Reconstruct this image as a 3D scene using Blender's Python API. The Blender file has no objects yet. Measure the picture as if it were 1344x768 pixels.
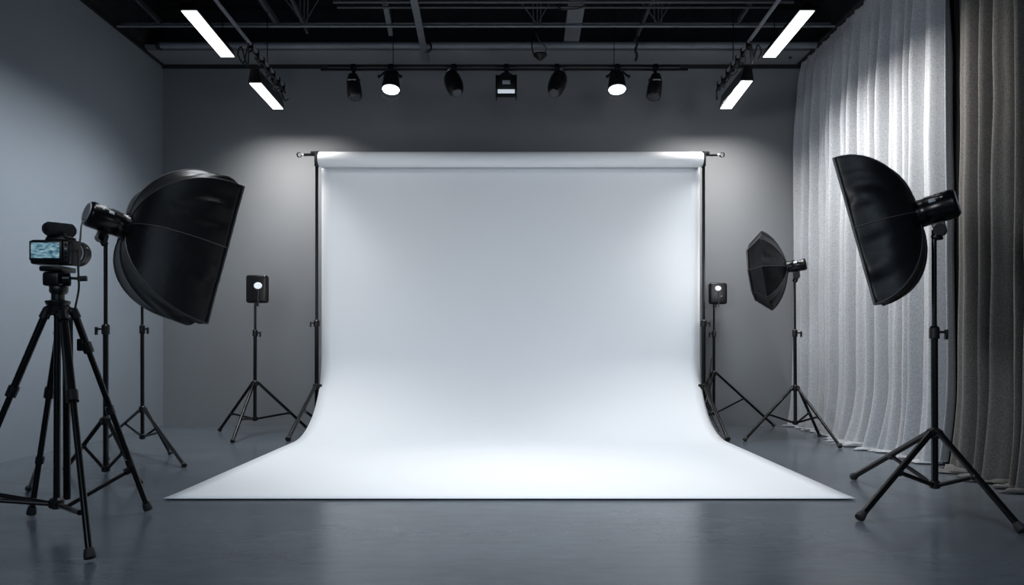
import bpy, bmesh, math, random
from mathutils import Vector, Matrix, Quaternion
from mathutils import noise as mnoise

random.seed(7)
scene = bpy.context.scene
COL = scene.collection
F = 896.0            # focal length in pixels (24 mm on a 36 mm sensor, 1344 px)
CX, CY, EYE = 672.0, 455.0, 0.8
H = 3.64             # room height
XL, XR, YB, YF = -3.523, 3.08, 6.892, -2.5
PI = math.pi


def P(px, py, Y):
    """world point seen at pixel (px, py) at depth Y"""
    return Vector(((px - CX) / F * Y, Y, EYE - (py - CY) / F * Y))


def G(px, py):
    """floor point under a pixel"""
    Y = F * EYE / (py - CY)
    return Vector(((px - CX) / F * Y, Y, 0.0))


# ---------------------------------------------------------------- materials
def mat(name, col, rough=0.5, metal=0.0, spec=0.5, emit=None, estr=0.0, var=0.0, vscale=8.0,
        bump=0.0, bscale=40.0, rvar=0.0, sheen=0.0, stretch=None, detail=6, drough=0.6):
    m = bpy.data.materials.new(name)
    m.use_nodes = True
    nt = m.node_tree
    b = nt.nodes['Principled BSDF']
    b.inputs['Base Color'].default_value = (*col, 1)
    b.inputs['Roughness'].default_value = rough
    b.inputs['Metallic'].default_value = metal
    b.inputs['Specular IOR Level'].default_value = spec
    if sheen:
        b.inputs['Sheen Weight'].default_value = sheen
    if emit:
        b.inputs['Emission Color'].default_value = (*emit, 1)
        b.inputs['Emission Strength'].default_value = estr
    tc = nt.nodes.new('ShaderNodeTexCoord')
    mp = nt.nodes.new('ShaderNodeMapping')
    if stretch:
        mp.inputs['Scale'].default_value = stretch
    nt.links.new(tc.outputs['Object'], mp.inputs['Vector'])
    if var or rvar:
        n = nt.nodes.new('ShaderNodeTexNoise')
        n.inputs['Scale'].default_value = vscale
        n.inputs['Detail'].default_value = detail
        n.inputs['Roughness'].default_value = drough
        nt.links.new(mp.outputs['Vector'], n.inputs['Vector'])
    if var:
        r = nt.nodes.new('ShaderNodeMapRange')
        r.clamp = False
        r.inputs['From Min'].default_value = 0.3
        r.inputs['From Max'].default_value = 0.7
        r.inputs['To Min'].default_value = 1 - var
        r.inputs['To Max'].default_value = 1 + var
        nt.links.new(n.outputs['Fac'], r.inputs['Value'])
        mx = nt.nodes.new('ShaderNodeVectorMath')
        mx.operation = 'SCALE'
        mx.inputs[0].default_value = col
        nt.links.new(r.outputs['Result'], mx.inputs['Scale'])
        nt.links.new(mx.outputs['Vector'], b.inputs['Base Color'])
    if rvar:
        r2 = nt.nodes.new('ShaderNodeMapRange')
        r2.clamp = False
        r2.inputs['From Min'].default_value = 0.3
        r2.inputs['From Max'].default_value = 0.7
        r2.inputs['To Min'].default_value = rough - rvar
        r2.inputs['To Max'].default_value = rough + rvar
        nt.links.new(n.outputs['Fac'], r2.inputs['Value'])
        nt.links.new(r2.outputs['Result'], b.inputs['Roughness'])
    if bump:
        nb = nt.nodes.new('ShaderNodeTexNoise')
        nb.inputs['Scale'].default_value = bscale
        nb.inputs['Detail'].default_value = 4
        nt.links.new(mp.outputs['Vector'], nb.inputs['Vector'])
        bp = nt.nodes.new('ShaderNodeBump')
        bp.inputs['Strength'].default_value = bump
        bp.inputs['Distance'].default_value = 0.01
        nt.links.new(nb.outputs['Fac'], bp.inputs['Height'])
        nt.links.new(bp.outputs['Normal'], b.inputs['Normal'])
    return m


M = {}
M['wall'] = mat('grey_wall_paint', (0.205, 0.232, 0.262), 0.7, var=0.04, vscale=1.2, bump=0.04, bscale=120)
M['wall_back'] = mat('grey_back_wall_paint', (0.168, 0.178, 0.190), 0.75, var=0.04, vscale=1.2, bump=0.04, bscale=120)
M['soffit'] = mat('soffit_paint', (0.17, 0.185, 0.205), 0.8, var=0.05, vscale=2)
M['deck'] = mat('black_deck', (0.012, 0.013, 0.015), 0.8, var=0.3, vscale=6)
M['trim'] = mat('black_trim', (0.008, 0.008, 0.009), 0.6)
M['beam'] = mat('grey_steel_beam', (0.11, 0.12, 0.135), 0.6, var=0.1, vscale=10)
M['track_plate'] = mat('brown_grey_track', (0.10, 0.092, 0.088), 0.6, var=0.1, vscale=10)
M['steel_dark'] = mat('dark_steel', (0.05, 0.054, 0.06), 0.5, metal=0.3, var=0.2, vscale=14)
M['pipe'] = mat('grey_pipe', (0.17, 0.19, 0.215), 0.5, metal=0.2, var=0.1, vscale=9)
M['black'] = mat('black_metal', (0.0025, 0.0025, 0.003), 0.24, spec=0.22, var=0.15, vscale=30)
M['rubber'] = mat('black_rubber', (0.005, 0.005, 0.0055), 0.7, var=0.2, vscale=40)
M['plastic'] = mat('black_plastic', (0.004, 0.0043, 0.005), 0.34, spec=0.3, var=0.15, vscale=30)
M['fabric'] = mat('black_softbox_nylon', (0.0024, 0.0027, 0.0034), 0.40, spec=0.2, var=0.15, vscale=12, bump=0.25,
                  bscale=14)
M['seam'] = mat('black_seam_tape', (0.022, 0.024, 0.027), 0.5, var=0.1, vscale=30)
M['foam'] = mat('black_foam', (0.010, 0.0105, 0.012), 0.95, var=0.3, vscale=90, bump=0.6, bscale=220)
M['chrome'] = mat('worn_metal', (0.35, 0.36, 0.38), 0.3, metal=0.9, var=0.1, vscale=40)
M['gmetal'] = mat('grey_mark', (0.22, 0.24, 0.27), 0.45, var=0.1, vscale=40)
M['glass'] = mat('dark_lens_glass', (0.02, 0.022, 0.03), 0.08, spec=0.8, var=0.05, vscale=5)
M['diffuser'] = mat('white_diffuser_cloth', (0.8, 0.8, 0.8), 0.8, emit=(1, 0.99, 0.97), estr=1.6, var=0.02, vscale=9)
M['panel'] = mat('lit_light_panel', (0.9, 0.9, 0.9), 0.5, emit=(0.97, 0.985, 1.0), estr=1.9, var=0.01, vscale=3)
M['lens_lit'] = mat('lit_lamp_lens', (0.9, 0.9, 0.9), 0.4, emit=(0.98, 0.99, 1.0), estr=2.2, var=0.01, vscale=3)
M['lens_dim'] = mat('frosted_lamp_lens', (0.6, 0.64, 0.68), 0.4, emit=(0.8, 0.9, 1.0), estr=0.35, var=0.03, vscale=20)
M['lens_off'] = mat('unlit_lamp_glass', (0.02, 0.024, 0.03), 0.25, var=0.1, vscale=20)
M['paper'] = mat('white_backdrop_paper', (0.735, 0.755, 0.782), 0.62, spec=0.3, var=0.008, vscale=1.5)


def floor_mat():
    m = mat('polished_concrete', (0.088, 0.101, 0.117), 0.22, spec=0.5)
    nt = m.node_tree
    b = nt.nodes['Principled BSDF']
    tc = nt.nodes.new('ShaderNodeTexCoord')

    def nz(scale, det, st, lo, hi):
        mp = nt.nodes.new('ShaderNodeMapping')
        mp.inputs['Scale'].default_value = st
        n = nt.nodes.new('ShaderNodeTexNoise')
        n.inputs['Scale'].default_value = scale
        n.inputs['Detail'].default_value = det
        n.inputs['Roughness'].default_value = 0.6
        r = nt.nodes.new('ShaderNodeMapRange')
        r.clamp = False
        r.inputs['From Min'].default_value = 0.3
        r.inputs['From Max'].default_value = 0.7
        r.inputs['To Min'].default_value = lo
        r.inputs['To Max'].default_value = hi
        nt.links.new(tc.outputs['Object'], mp.inputs['Vector'])
        nt.links.new(mp.outputs['Vector'], n.inputs['Vector'])
        nt.links.new(n.outputs['Fac'], r.inputs['Value'])
        return r.outputs['Result']
    a = nz(1.1, 2, (0.8, 1.6, 1), 0.86, 1.14)
    c = nz(14.0, 8, (0.5, 1.6, 1), 0.87, 1.13)
    mu = nt.nodes.new('ShaderNodeMath')
    mu.operation = 'MULTIPLY'
    nt.links.new(a, mu.inputs[0])
    nt.links.new(c, mu.inputs[1])
    v = nt.nodes.new('ShaderNodeVectorMath')
    v.operation = 'SCALE'
    v.inputs[0].default_value = (0.088, 0.101, 0.117)
    nt.links.new(mu.outputs[0], v.inputs['Scale'])
    nt.links.new(v.outputs['Vector'], b.inputs['Base Color'])
    nt.links.new(nz(9.0, 6, (0.5, 1.6, 1), 0.19, 0.27), b.inputs['Roughness'])
    return m


M['floor'] = floor_mat()


def curtain_mat(name, col, dark):
    m = mat(name, col, 0.95, spec=0.15, sheen=0.15)
    nt = m.node_tree
    b = nt.nodes['Principled BSDF']
    tc = nt.nodes.new('ShaderNodeTexCoord')
    n1 = nt.nodes.new('ShaderNodeTexNoise')
    n1.inputs['Scale'].default_value = 150
    n1.inputs['Detail'].default_value = 3
    n1.inputs['Roughness'].default_value = 0.8
    mp = nt.nodes.new('ShaderNodeMapping')
    mp.inputs['Scale'].default_value = (1, 1.2, 0.8)
    nt.links.new(tc.outputs['Object'], mp.inputs['Vector'])
    nt.links.new(mp.outputs['Vector'], n1.inputs['Vector'])
    cr = nt.nodes.new('ShaderNodeValToRGB')
    cr.color_ramp.elements[0].position = 0.36
    cr.color_ramp.elements[0].color = (*dark, 1)
    cr.color_ramp.elements[1].position = 0.62
    cr.color_ramp.elements[1].color = (*col, 1)
    nt.links.new(n1.outputs['Fac'], cr.inputs['Fac'])
    nt.links.new(cr.outputs['Color'], b.inputs['Base Color'])
    bp = nt.nodes.new('ShaderNodeBump')
    bp.inputs['Strength'].default_value = 0.25
    bp.inputs['Distance'].default_value = 0.004
    nt.links.new(n1.outputs['Fac'], bp.inputs['Height'])
    nt.links.new(bp.outputs['Normal'], b.inputs['Normal'])
    return m


M['curtain'] = curtain_mat('light_grey_heathered_cloth', (0.41, 0.427, 0.45), (0.245, 0.255, 0.272))
M['curtain_dark'] = curtain_mat('brown_grey_heathered_cloth', (0.118, 0.113, 0.108), (0.054, 0.052, 0.050))


M['gap_shade'] = curtain_mat('black_gap_shade_cloth', (0.012, 0.012, 0.012), (0.006, 0.006, 0.006))  # near-black colour paints the shade in the gap between the curtains


def screen_mat():
    m = mat('lit_camera_screen', (0.05, 0.08, 0.1), 0.3, emit=(0.3, 0.5, 0.6), estr=1.0)
    nt = m.node_tree
    b = nt.nodes['Principled BSDF']
    tc = nt.nodes.new('ShaderNodeTexCoord')
    mp = nt.nodes.new('ShaderNodeMapping')
    mp.inputs['Scale'].default_value = (22, 1, 75)
    n = nt.nodes.new('ShaderNodeTexNoise')
    n.inputs['Scale'].default_value = 1.6
    n.inputs['Detail'].default_value = 5
    nt.links.new(tc.outputs['Object'], mp.inputs['Vector'])
    nt.links.new(mp.outputs['Vector'], n.inputs['Vector'])
    cr = nt.nodes.new('ShaderNodeValToRGB')
    e = cr.color_ramp.elements
    e[0].position = 0.38
    e[0].color = (0.03, 0.09, 0.13, 1)
    e[1].position = 0.5
    e[1].color = (0.15, 0.33, 0.42, 1)
    x = e.new(0.66)
    x.color = (0.45, 0.62, 0.66, 1)
    nt.links.new(n.outputs['Fac'], cr.inputs['Fac'])
    nt.links.new(cr.outputs['Color'], b.inputs['Emission Color'])
    b.inputs['Emission Strength'].default_value = 0.5
    return m


M['screen'] = screen_mat()


# ---------------------------------------------------------------- mesh builder
def frame_of(d):
    d = Vector(d).normalized()
    up = Vector((0, 0, 1)) if abs(d.z) < 0.95 else Vector((0, 1, 0))
    s = d.cross(up).normalized()
    u = s.cross(d).normalized()
    return d, s, u


class MB:
    def __init__(self):
        self.bm = bmesh.new()

    def _ring(self, c, s, u, r, n, off=0.0, ru=None):
        ru = r if ru is None else ru
        return [self.bm.verts.new(c + s * (math.cos(2 * PI * i / n + off) * r) + u * (math.sin(2 * PI * i / n + off) * ru))
                for i in range(n)]

    def _bridge(self, a, b):
        n = len(a)
        for i in range(n):
            self.bm.faces.new((a[i], a[(i + 1) % n], b[(i + 1) % n], b[i]))

    def tube(self, p, q, r, r2=None, n=12, cap=True):
        p, q = Vector(p), Vector(q)
        r2 = r if r2 is None else r2
        d, s, u = frame_of(q - p)
        a = self._ring(p, s, u, r, n)
        b = self._ring(q, s, u, r2, n)
        self._bridge(a, b)
        if cap:
            self.bm.faces.new(a[::-1])
            self.bm.faces.new(b)
        return self

    def path(self, pts, r, n=8):
        pts = [Vector(p) for p in pts]
        rings = []
        s = None
        for i, p in enumerate(pts):
            d = (pts[min(i + 1, len(pts) - 1)] - pts[max(i - 1, 0)]).normalized()
            if s is None:
                _, s, u = frame_of(d)
            else:
                s = (s - d * s.dot(d)).normalized()
                u = s.cross(d).normalized()
            rings.append(self._ring(p, s, u, r, n))
        for a, b in zip(rings, rings[1:]):
            self._bridge(a, b)
        self.bm.faces.new(rings[0][::-1])
        self.bm.faces.new(rings[-1])
        return self

    def spline(self, pts, r, n=8, k=8):
        pts = [Vector(p) for p in pts]
        out = []
        for i in range(len(pts) - 1):
            p0, p1, p2, p3 = pts[max(i - 1, 0)], pts[i], pts[i + 1], pts[min(i + 2, len(pts) - 1)]
            for j in range(k):
                t = j / k
                out.append(0.5 * ((2 * p1) + (p2 - p0) * t + (2 * p0 - 5 * p1 + 4 * p2 - p3) * t * t
                                  + (3 * p1 - p0 - 3 * p2 + p3) * t ** 3))
        out.append(pts[-1])
        return self.path(out, r, n)

    def lathe(self, o, d, prof, n=32, cap=True):
        """prof: list of (distance along d, radius)"""
        o = Vector(o)
        d, s, u = frame_of(d)
        rings = [self._ring(o + d * t, s, u, max(r, 1e-4), n) for t, r in prof]
        for a, b in zip(rings, rings[1:]):
            self._bridge(a, b)
        if cap:
            self.bm.faces.new(rings[0][::-1])
            self.bm.faces.new(rings[-1])
        return self

    def box(self, c, size, ax=None, bevel=0.0, seg=2, taper=1.0):
        """ax = (x axis, y axis, z axis); taper scales the top"""
        c = Vector(c)
        X, Y, Z = ax if ax else (Vector((1, 0, 0)), Vector((0, 1, 0)), Vector((0, 0, 1)))
        hx, hy, hz = (v / 2 for v in size)
        vs = []
        for k in (-1, 1):
            t = taper if k > 0 else 1.0
            for i, j in ((-1, -1), (1, -1), (1, 1), (-1, 1)):
                vs.append(self.bm.verts.new(c + X * (i * hx * t) + Y * (j * hy * t) + Z * (k * hz)))
        fs = [(3, 2, 1, 0), (4, 5, 6, 7), (0, 1, 5, 4), (1, 2, 6, 5), (2, 3, 7, 6), (3, 0, 4, 7)]
        faces = [self.bm.faces.new([vs[i] for i in f]) for f in fs]
        if bevel:
            es = list({e for f in faces for e in f.edges})
            bmesh.ops.bevel(self.bm, geom=es, offset=bevel, segments=seg, profile=0.5, affect='EDGES')
        return self

    def slab(self, poly, d, thick):
        """prism: polygon points pushed along d"""
        d = Vector(d).normalized() * thick
        a = [self.bm.verts.new(Vector(p)) for p in poly]
        b = [self.bm.verts.new(Vector(p) + d) for p in poly]
        self._bridge(a, b)
        self.bm.faces.new(a[::-1])
        self.bm.faces.new(b)
        return self

    def ball(self, c, r, n=12):
        prof = [(-r * math.cos(PI * i / n), r * math.sin(PI * i / n)) for i in range(n + 1)]
        return self.lathe(c, (0, 0, 1), prof, n=2 * n)

    def grid(self, rows):
        vv = [[self.bm.verts.new(Vector(p)) for p in r] for r in rows]
        for a, b in zip(vv, vv[1:]):
            for i in range(len(a) - 1):
                self.bm.faces.new((a[i], a[i + 1], b[i + 1], b[i]))
        return self

    def build(self, name, m, parent=None, smooth=35, fix=True):
        me = bpy.data.meshes.new(name)
        off = wloc(parent)
        if fix:
            bmesh.ops.recalc_face_normals(self.bm, faces=self.bm.faces)
        for v in self.bm.verts:
            v.co -= off
        self.bm.to_mesh(me)
        self.bm.free()
        me.materials.append(M[m])
        if smooth:
            me.polygons.foreach_set('use_smooth', [True] * len(me.polygons))
            me.set_sharp_from_angle(angle=math.radians(smooth))
        o = bpy.data.objects.new(name, me)
        COL.objects.link(o)
        o.parent = parent
        return o


def wloc(o):
    v = Vector((0, 0, 0))
    while o:
        v = v + o.location
        o = o.parent
    return v


def thing(name, label, cat, loc, group=None):
    o = bpy.data.objects.new(name, None)
    COL.objects.link(o)
    o.empty_display_size = 0.1
    o.location = loc
    o['label'] = label
    o['category'] = cat
    if group:
        o['group'] = group
    return o


def tag(o, label, cat, group=None):
    o['label'] = label
    o['category'] = cat
    if group:
        o['group'] = group
    return o


def struct(mb, name, m, label, cat, smooth=0):
    o = mb.build(name, m, None, smooth)
    o['kind'] = 'structure'
    o['label'] = label
    o['category'] = cat
    return o


# ---------------------------------------------------------------- setting
struct(MB().box(((XL + XR) / 2, (YB + YF) / 2, -0.05), (XR - XL + 0.4, YB - YF + 0.4, 0.1)), 'floor', 'floor',
       'polished blue grey concrete floor', 'floor')
struct(MB().box((XL - 0.1, (YB + YF) / 2, H / 2), (0.2, YB - YF, H)), 'wall_left', 'wall',
       'plain grey wall on the left behind the video camera', 'wall')
struct(MB().box(((XL + XR) / 2, YB + 0.1, H / 2), (XR - XL + 0.4, 0.2, H)), 'wall_back', 'wall_back',
       'plain dark grey wall behind the white backdrop', 'wall')
struct(MB().box((XR + 0.1, (YB + YF) / 2, H / 2), (0.2, YB - YF, H)), 'wall_right', 'wall',
       'grey wall hidden behind the curtains', 'wall')
# upper dark part of the walls, above the paint line, and the deck
DK = H + 0.62
mb = MB()
for k in range(44):                      # corrugated deck: ribs run across the room
    y = YF + 0.1 + k * 0.215
    if y > YB:
        break
    mb.box(((XL + XR) / 2, y, DK - 0.03), (XR - XL, 0.10, 0.06))
mb.box(((XL + XR) / 2, (YB + YF) / 2, DK + 0.05), (XR - XL + 0.4, YB - YF + 0.4, 0.1))
struct(mb, 'ceiling', 'deck', 'black corrugated roof deck above the pipes', 'ceiling')
struct(MB().box((XL - 0.1, (YB + YF) / 2, (H + DK) / 2), (0.2, YB - YF, DK - H)), 'trim_1', 'deck',
       'black painted band above the grey left wall', 'wall band')
struct(MB().box((XR + 0.1, (YB + YF) / 2, (H + DK) / 2), (0.2, YB - YF, DK - H)), 'trim_2', 'deck',
       'black painted band above the curtains', 'wall band')
struct(MB().box(((XL + XR) / 2, YB + 0.1, (H + DK) / 2), (XR - XL + 0.4, 0.2, DK - H)), 'trim_3', 'deck',
       'black painted band above the back wall', 'wall band')
struct(MB().box(((XL + XR) / 2, YB - 0.172, H + 0.03), (XR - XL, 0.344, 0.06)), 'soffit', 'soffit',
       'grey soffit strip where the ceiling meets the back wall', 'ceiling strip')
struct(MB().box(((XL + XR) / 2, YB - 0.012, H - 0.017), (XR - XL, 0.024, 0.034)), 'trim_4', 'trim',
       'thin black strip along the top of the back wall', 'trim')
struct(MB().box((XL + 0.012, (YB + YF) / 2, H - 0.004), (0.024, YB - YF, 0.03)), 'trim_5', 'trim',
       'thin black strip along the top of the left wall', 'trim')


# roof beams running away from the camera: each from a pixel at the frame's top to a pixel further in
def beam(pa, pb, w, h, m, name, label, hr=2.86):
    za = F * hr / (CY - pa[1])
    zb = F * hr / (CY - pb[1])
    a, b = P(*pa, za), P(*pb, zb)
    d = (b - a)
    a2 = a - d * ((za - 2.5) / d.y)
    b2 = b + d.normalized() * 0.02
    dd, s, u = frame_of(b2 - a2)
    o = MB().box((a2 + b2) / 2 + u * (h / 2), (w, (b2 - a2).length, h), (s, dd, u)).build(name, m, None, 0)
    o['kind'] = 'structure'
    o['label'] = label
    o['category'] = 'beam'
    return o


beam((504, 0), (513, 46), 0.042, 0.06, 'beam', 'roof_beam', 'narrow grey roof beam, shorter of the two left of centre')
beam((543, 0), (559.5, 82), 0.058, 0.035, 'beam', 'roof_beam', 'long grey roof beam above the second track spotlight', 2.79)
beam((758, 0), (749, 62), 0.14, 0.05, 'beam', 'roof_beam', 'widest flat grey roof beam right of centre')
beam((341, 0), (363, 33), 0.032, 0.05, 'steel_dark', 'roof_beam', 'thin dark roof beam right of the left lighting rail')
beam((382, 0), (403, 43), 0.022, 0.04, 'steel_dark', 'roof_beam', 'thinnest dark roof beam over the left part of the set')
beam((178, 0), (209, 31), 0.022, 0.04, 'steel_dark', 'roof_beam', 'thin dark roof beam at the far left near the wall')
beam((857, 0), (838, 46), 0.022, 0.04, 'steel_dark', 'roof_beam', 'thin dark roof beam over the right lit spotlight')
beam((989, 0), (970, 30), 0.022, 0.04, 'steel_dark', 'roof_beam', 'thin dark roof beam left of the right lighting rail')

# pipes running across
def cross_pipe(py, Y, r, x0, x1, m, label, n=14):
    z = EYE + (CY - py) / F * Y
    o = MB().tube((x0, Y, z), (x1, Y, z), r, n=n).build('ceiling_pipe', m)
    tag(o, label, 'pipe')
    return o


thick_pipe = cross_pipe(59.5, 6.42, 0.030, -3.34, 2.86, 'pipe', 'thick grey pipe crossing below the ceiling nearest the back wall')
cross_pipe(34.5, 6.05, 0.010, -3.50, 2.86, 'pipe', 'thin pale pipe crossing the whole ceiling above the spotlight track')
cross_pipe(30.5, 6.13, 0.012, -3.50, 2.86, 'steel_dark', 'thin dark pipe just behind the pale crossing pipe')
cross_pipe(9.5, 5.70, 0.011, -1.46, 2.2, 'steel_dark', 'dark pipe crossing near the top edge of the photo, lower of two')
cross_pipe(2.5, 5.58, 0.013, -1.46, 2.3, 'steel_dark', 'dark pipe crossing at the very top edge of the photo')
# end collar of the thick pipe
MB().tube(P(206, 59.5, 6.42), P(211, 59.5, 6.42), 0.042).build('pipe_collar', 'trim', thick_pipe)


# open web joists seen end on above the pipes: rods
def web(px, label):
    t = thing('web_joist', label, 'joist', P(px, 10, 5.9))
    for k, dx in enumerate((-4, 3, 9)):
        MB().tube(P(px + dx * 0.7, 33, 6.12), P(px + dx, -60, 5.85), 0.007, n=6).build('rod', 'steel_dark', t)
    MB().tube(P(px - 26, -6, 5.75), P(px + 2, 32, 6.1), 0.006, n=6).build('brace', 'steel_dark', t)
    MB().tube(P(px + 24, -6, 5.75), P(px + 2, 32, 6.1), 0.005, n=6).build('brace', 'steel_dark', t)


web(397, 'dark steel web joist rods above the leftmost track spotlight')
web(703, 'dark steel web joist rods above the centre of the backdrop')
web(862, 'dark steel web joist rods above the rightmost track spotlight')


# ---------------------------------------------------------------- lighting rails and linear lights
def rail(pa, pb, hz, sgn, lab, cablab, boxlab):
    za = F * (hz - EYE) / (CY - pa[1])
    zb = F * (hz - EYE) / (CY - pb[1])
    a, b = P(*pa, za), P(*pb, zb)
    d = (b - a).normalized()
    a2 = a - d * 2.2
    t = thing('lighting_rail', lab, 'lighting rail', b)
    MB().tube(a2, b, 0.014, n=10).build('tube', 'beam', t)
    a3 = b - d * 0.95
    off = Vector((0.0, 0, -0.045))
    MB().tube(a3 + off, b + off, 0.011, n=10).build('lower_tube', 'black', t)
    for k in range(7):
        q = b - d * (0.06 + 0.14 * k)
        MB().box(q + off * 0.5, (0.034, 0.03, 0.08), bevel=0.006).build('clamp', 'black', t)
        if k in (0, 2, 4):
            MB().tube(q + off * 0.5 + Vector((-0.02, 0, -0.03)), q + Vector((0.02 * sgn, 0, -0.15 + 0.02 * k)), 0.006, n=8).build('hook', 'black', t)
    MB().tube(b - d * 0.5, Vector(((b - d * 0.5).x, (b - d * 0.5).y, DK - 0.06)), 0.004, n=6).build('suspension_wire', 'black', t)
    MB().tube(b - d * 2.2, Vector(((b - d * 2.2).x, (b - d * 2.2).y, DK - 0.06)), 0.004, n=6).build('suspension_wire', 'black', t)
    # tangled cable hanging under the rail
    c = b - d * 0.95
    pts = []
    for k in range(14):
        f = k / 13
        q = b - d * (0.85 * (1 - f) + 0.02)
        pts.append(q + Vector((0.018 * sgn + 0.022 * math.sin(k * 2.1), 0, -0.085 - 0.035 * math.sin(k * 1.7) - 0.03 * f)))
    o = MB().spline(pts, 0.006).build('cable', 'rubber')
    tag(o, cablab, 'cable')
    pts = [c + Vector((0, 0, -0.01)), c + Vector((sgn * -0.02, 0, -0.09)), c + Vector((sgn * -0.05, 0.02, -0.16)),
           c + Vector((sgn * -0.085, 0.0, -0.10)), c + Vector((sgn * -0.06, 0.0, -0.04)), c + Vector((sgn * -0.03, 0, -0.13)),
           c + Vector((sgn * -0.015, 0.02, -0.18)), c + Vector((sgn * 0.0, 0.0, -0.05))]
    o = MB().spline(pts, 0.006).build('cable_loop', 'rubber')
    tag(o, boxlab, 'cable')
    return t


rail((283, 0), (374, 115), 3.2, 1, 'dark lighting rail hanging along the left side of the ceiling',
     'black cable tangled along the left lighting rail end', 'black cable loop hanging from the middle of the left lighting rail')
rail((1022, 0), (941, 113), 3.2, -1, 'dark lighting rail hanging along the right side of the ceiling',
     'black cable tangled along the right lighting rail end', 'black cable loop hanging from the middle of the right lighting rail')


def linear_light(quad, hz, label, up, deep):
    """quad: near-left, near-right, far-right, far-left pixels of the lit face"""
    pts = []
    for (x, y) in quad:
        pts.append(P(x, y, F * (hz - EYE) / (CY - y)))
    ctr = sum(pts, Vector()) / 4
    t = thing('linear_ceiling_light', label, 'ceiling light', ctr + Vector((0, 0, up)))
    MB().slab(pts, (0, 0, 1), 0.006).build('diffuser', 'panel', t)
    e = 0.010
    axx = (pts[1] - pts[0]).normalized()
    ayy = (pts[3] - pts[0]).normalized()
    out = [pts[0] - axx * e - ayy * e, pts[1] + axx * e - ayy * e, pts[2] + axx * e + ayy * e, pts[3] - axx * e + ayy * e]
    mid = [p + (ctr - p) * 0.0 + Vector((0, 0, 0.0065)) for p in out]
    b = MB()
    lo = [b.bm.verts.new(p) for p in mid]
    hi = [b.bm.verts.new(p * 0.80 + ctr * 0.20 + Vector((0, 0, deep))) if False else
          b.bm.verts.new(p + (ctr - p).project(axx) * 0.45 + Vector((0, 0, deep))) for p in mid]
    b._bridge(lo, hi)
    b.bm.faces.new(lo[::-1])
    b.bm.faces.new(hi)
    b.build('housing', 'black', t)
    for f in (0.15, 0.85):
        q = (pts[0] + pts[1]) / 2 * (1 - f) + (pts[2] + pts[3]) / 2 * f
        MB().tube(q + Vector((0, 0, deep)), q + Vector((0, 0, up)), 0.004, n=6).build('hanger', 'black', t)
    return ctr, axx, ayy


LL = []
LL.append(linear_light([(238, 15), (258, 15), (307.5, 75), (290, 75)], 3.40,
                       'bright white linear ceiling light, nearer one on the left', DK - 3.46, 0.06))
LL.append(linear_light([(327.5, 110), (342.5, 110), (371.5, 143.5), (358.5, 143.5)], 3.05,
                       'bright white linear light under the end of the left rail', 0.17, 0.12))
LL.append(linear_light([(1050, 15), (1069, 15), (1018, 75.5), (1001.5, 75.5)], 3.40,
                       'bright white linear ceiling light, nearer one on the right', DK - 3.46, 0.06))
LL.append(linear_light([(973, 107), (987.5, 107), (960, 143), (945.5, 143)], 3.05,
                       'bright white linear light under the end of the right rail', 0.17, 0.12))


# ---------------------------------------------------------------- spotlight track
YT = 6.2
pxm = F / YT
t = thing('lighting_track', 'long black twin-bar lighting track hanging in front of the back wall', 'lighting track', P(662, 88, YT))
MB().tube(P(421, 91.5, YT - 0.02), P(903, 91.5, YT - 0.02), 0.010, n=10).build('lower_bar', 'black', t)
MB().tube(P(432, 86.5, YT), P(893, 86.5, YT), 0.010, n=10).build('upper_bar', 'black', t)
MB().box(P(662, 89, YT + 0.012), ((893 - 432) / pxm, 0.008, 0.026)).build('back_plate', 'track_plate', t)
for px in (516, 806):
    MB().tube(P(px, 86, YT), Vector(((px - CX) / F * YT, YT, DK - 0.06)), 0.0035, n=6).build('suspension_wire', 'black', t)


def clampstem(t, px, y1):
    MB().box(P(px, 89, YT), (0.045, 0.05, 0.06), bevel=0.008).build('track_clamp', 'black', t)
    MB().tube(P(px, 91, YT), P(px, y1, YT), 0.014, n=10).build('stem', 'black', t)


def can_spot(px, label, tilt, dark=True):
    """closed can; tilt = sideways lean of its lower end in pixels"""
    t = thing('track_spotlight', label, 'spotlight', P(px, 89, YT), 'unlit spotlights on the track')
    clampstem(t, px, 100)
    o = P(px - tilt * 0.35, 98, YT)
    e = P(px + tilt * 0.65, 128, YT - 0.06)
    d = e - o
    L = d.length
    MB().lathe(o, d, [(0, 0.030), (0.012, 0.045), (L * 0.25, 0.058), (L * 0.6, 0.066), (L * 0.97, 0.064), (L, 0.060)], n=24).build('housing', 'plastic', t)
    MB().lathe(o + d.normalized() * (L + 0.0005), d, [(0, 0.055), (0.003, 0.054)], n=24).build('lens', 'lens_off', t)
    dd, s, u = frame_of(d)
    MB().box(o + d * 0.34 - Vector((0, 1, 0)) * 0.062, (0.07, 0.01, 0.010), bevel=0.003).build('vent_bar', 'gmetal', t)
    for k in (-1, 1):
        MB().tube(P(px, 99, YT) + Vector((k * 0.012, 0, 0)), o + d * 0.3 + s * (k * 0.062), 0.007, n=8).build('yoke', 'black', t)


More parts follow.
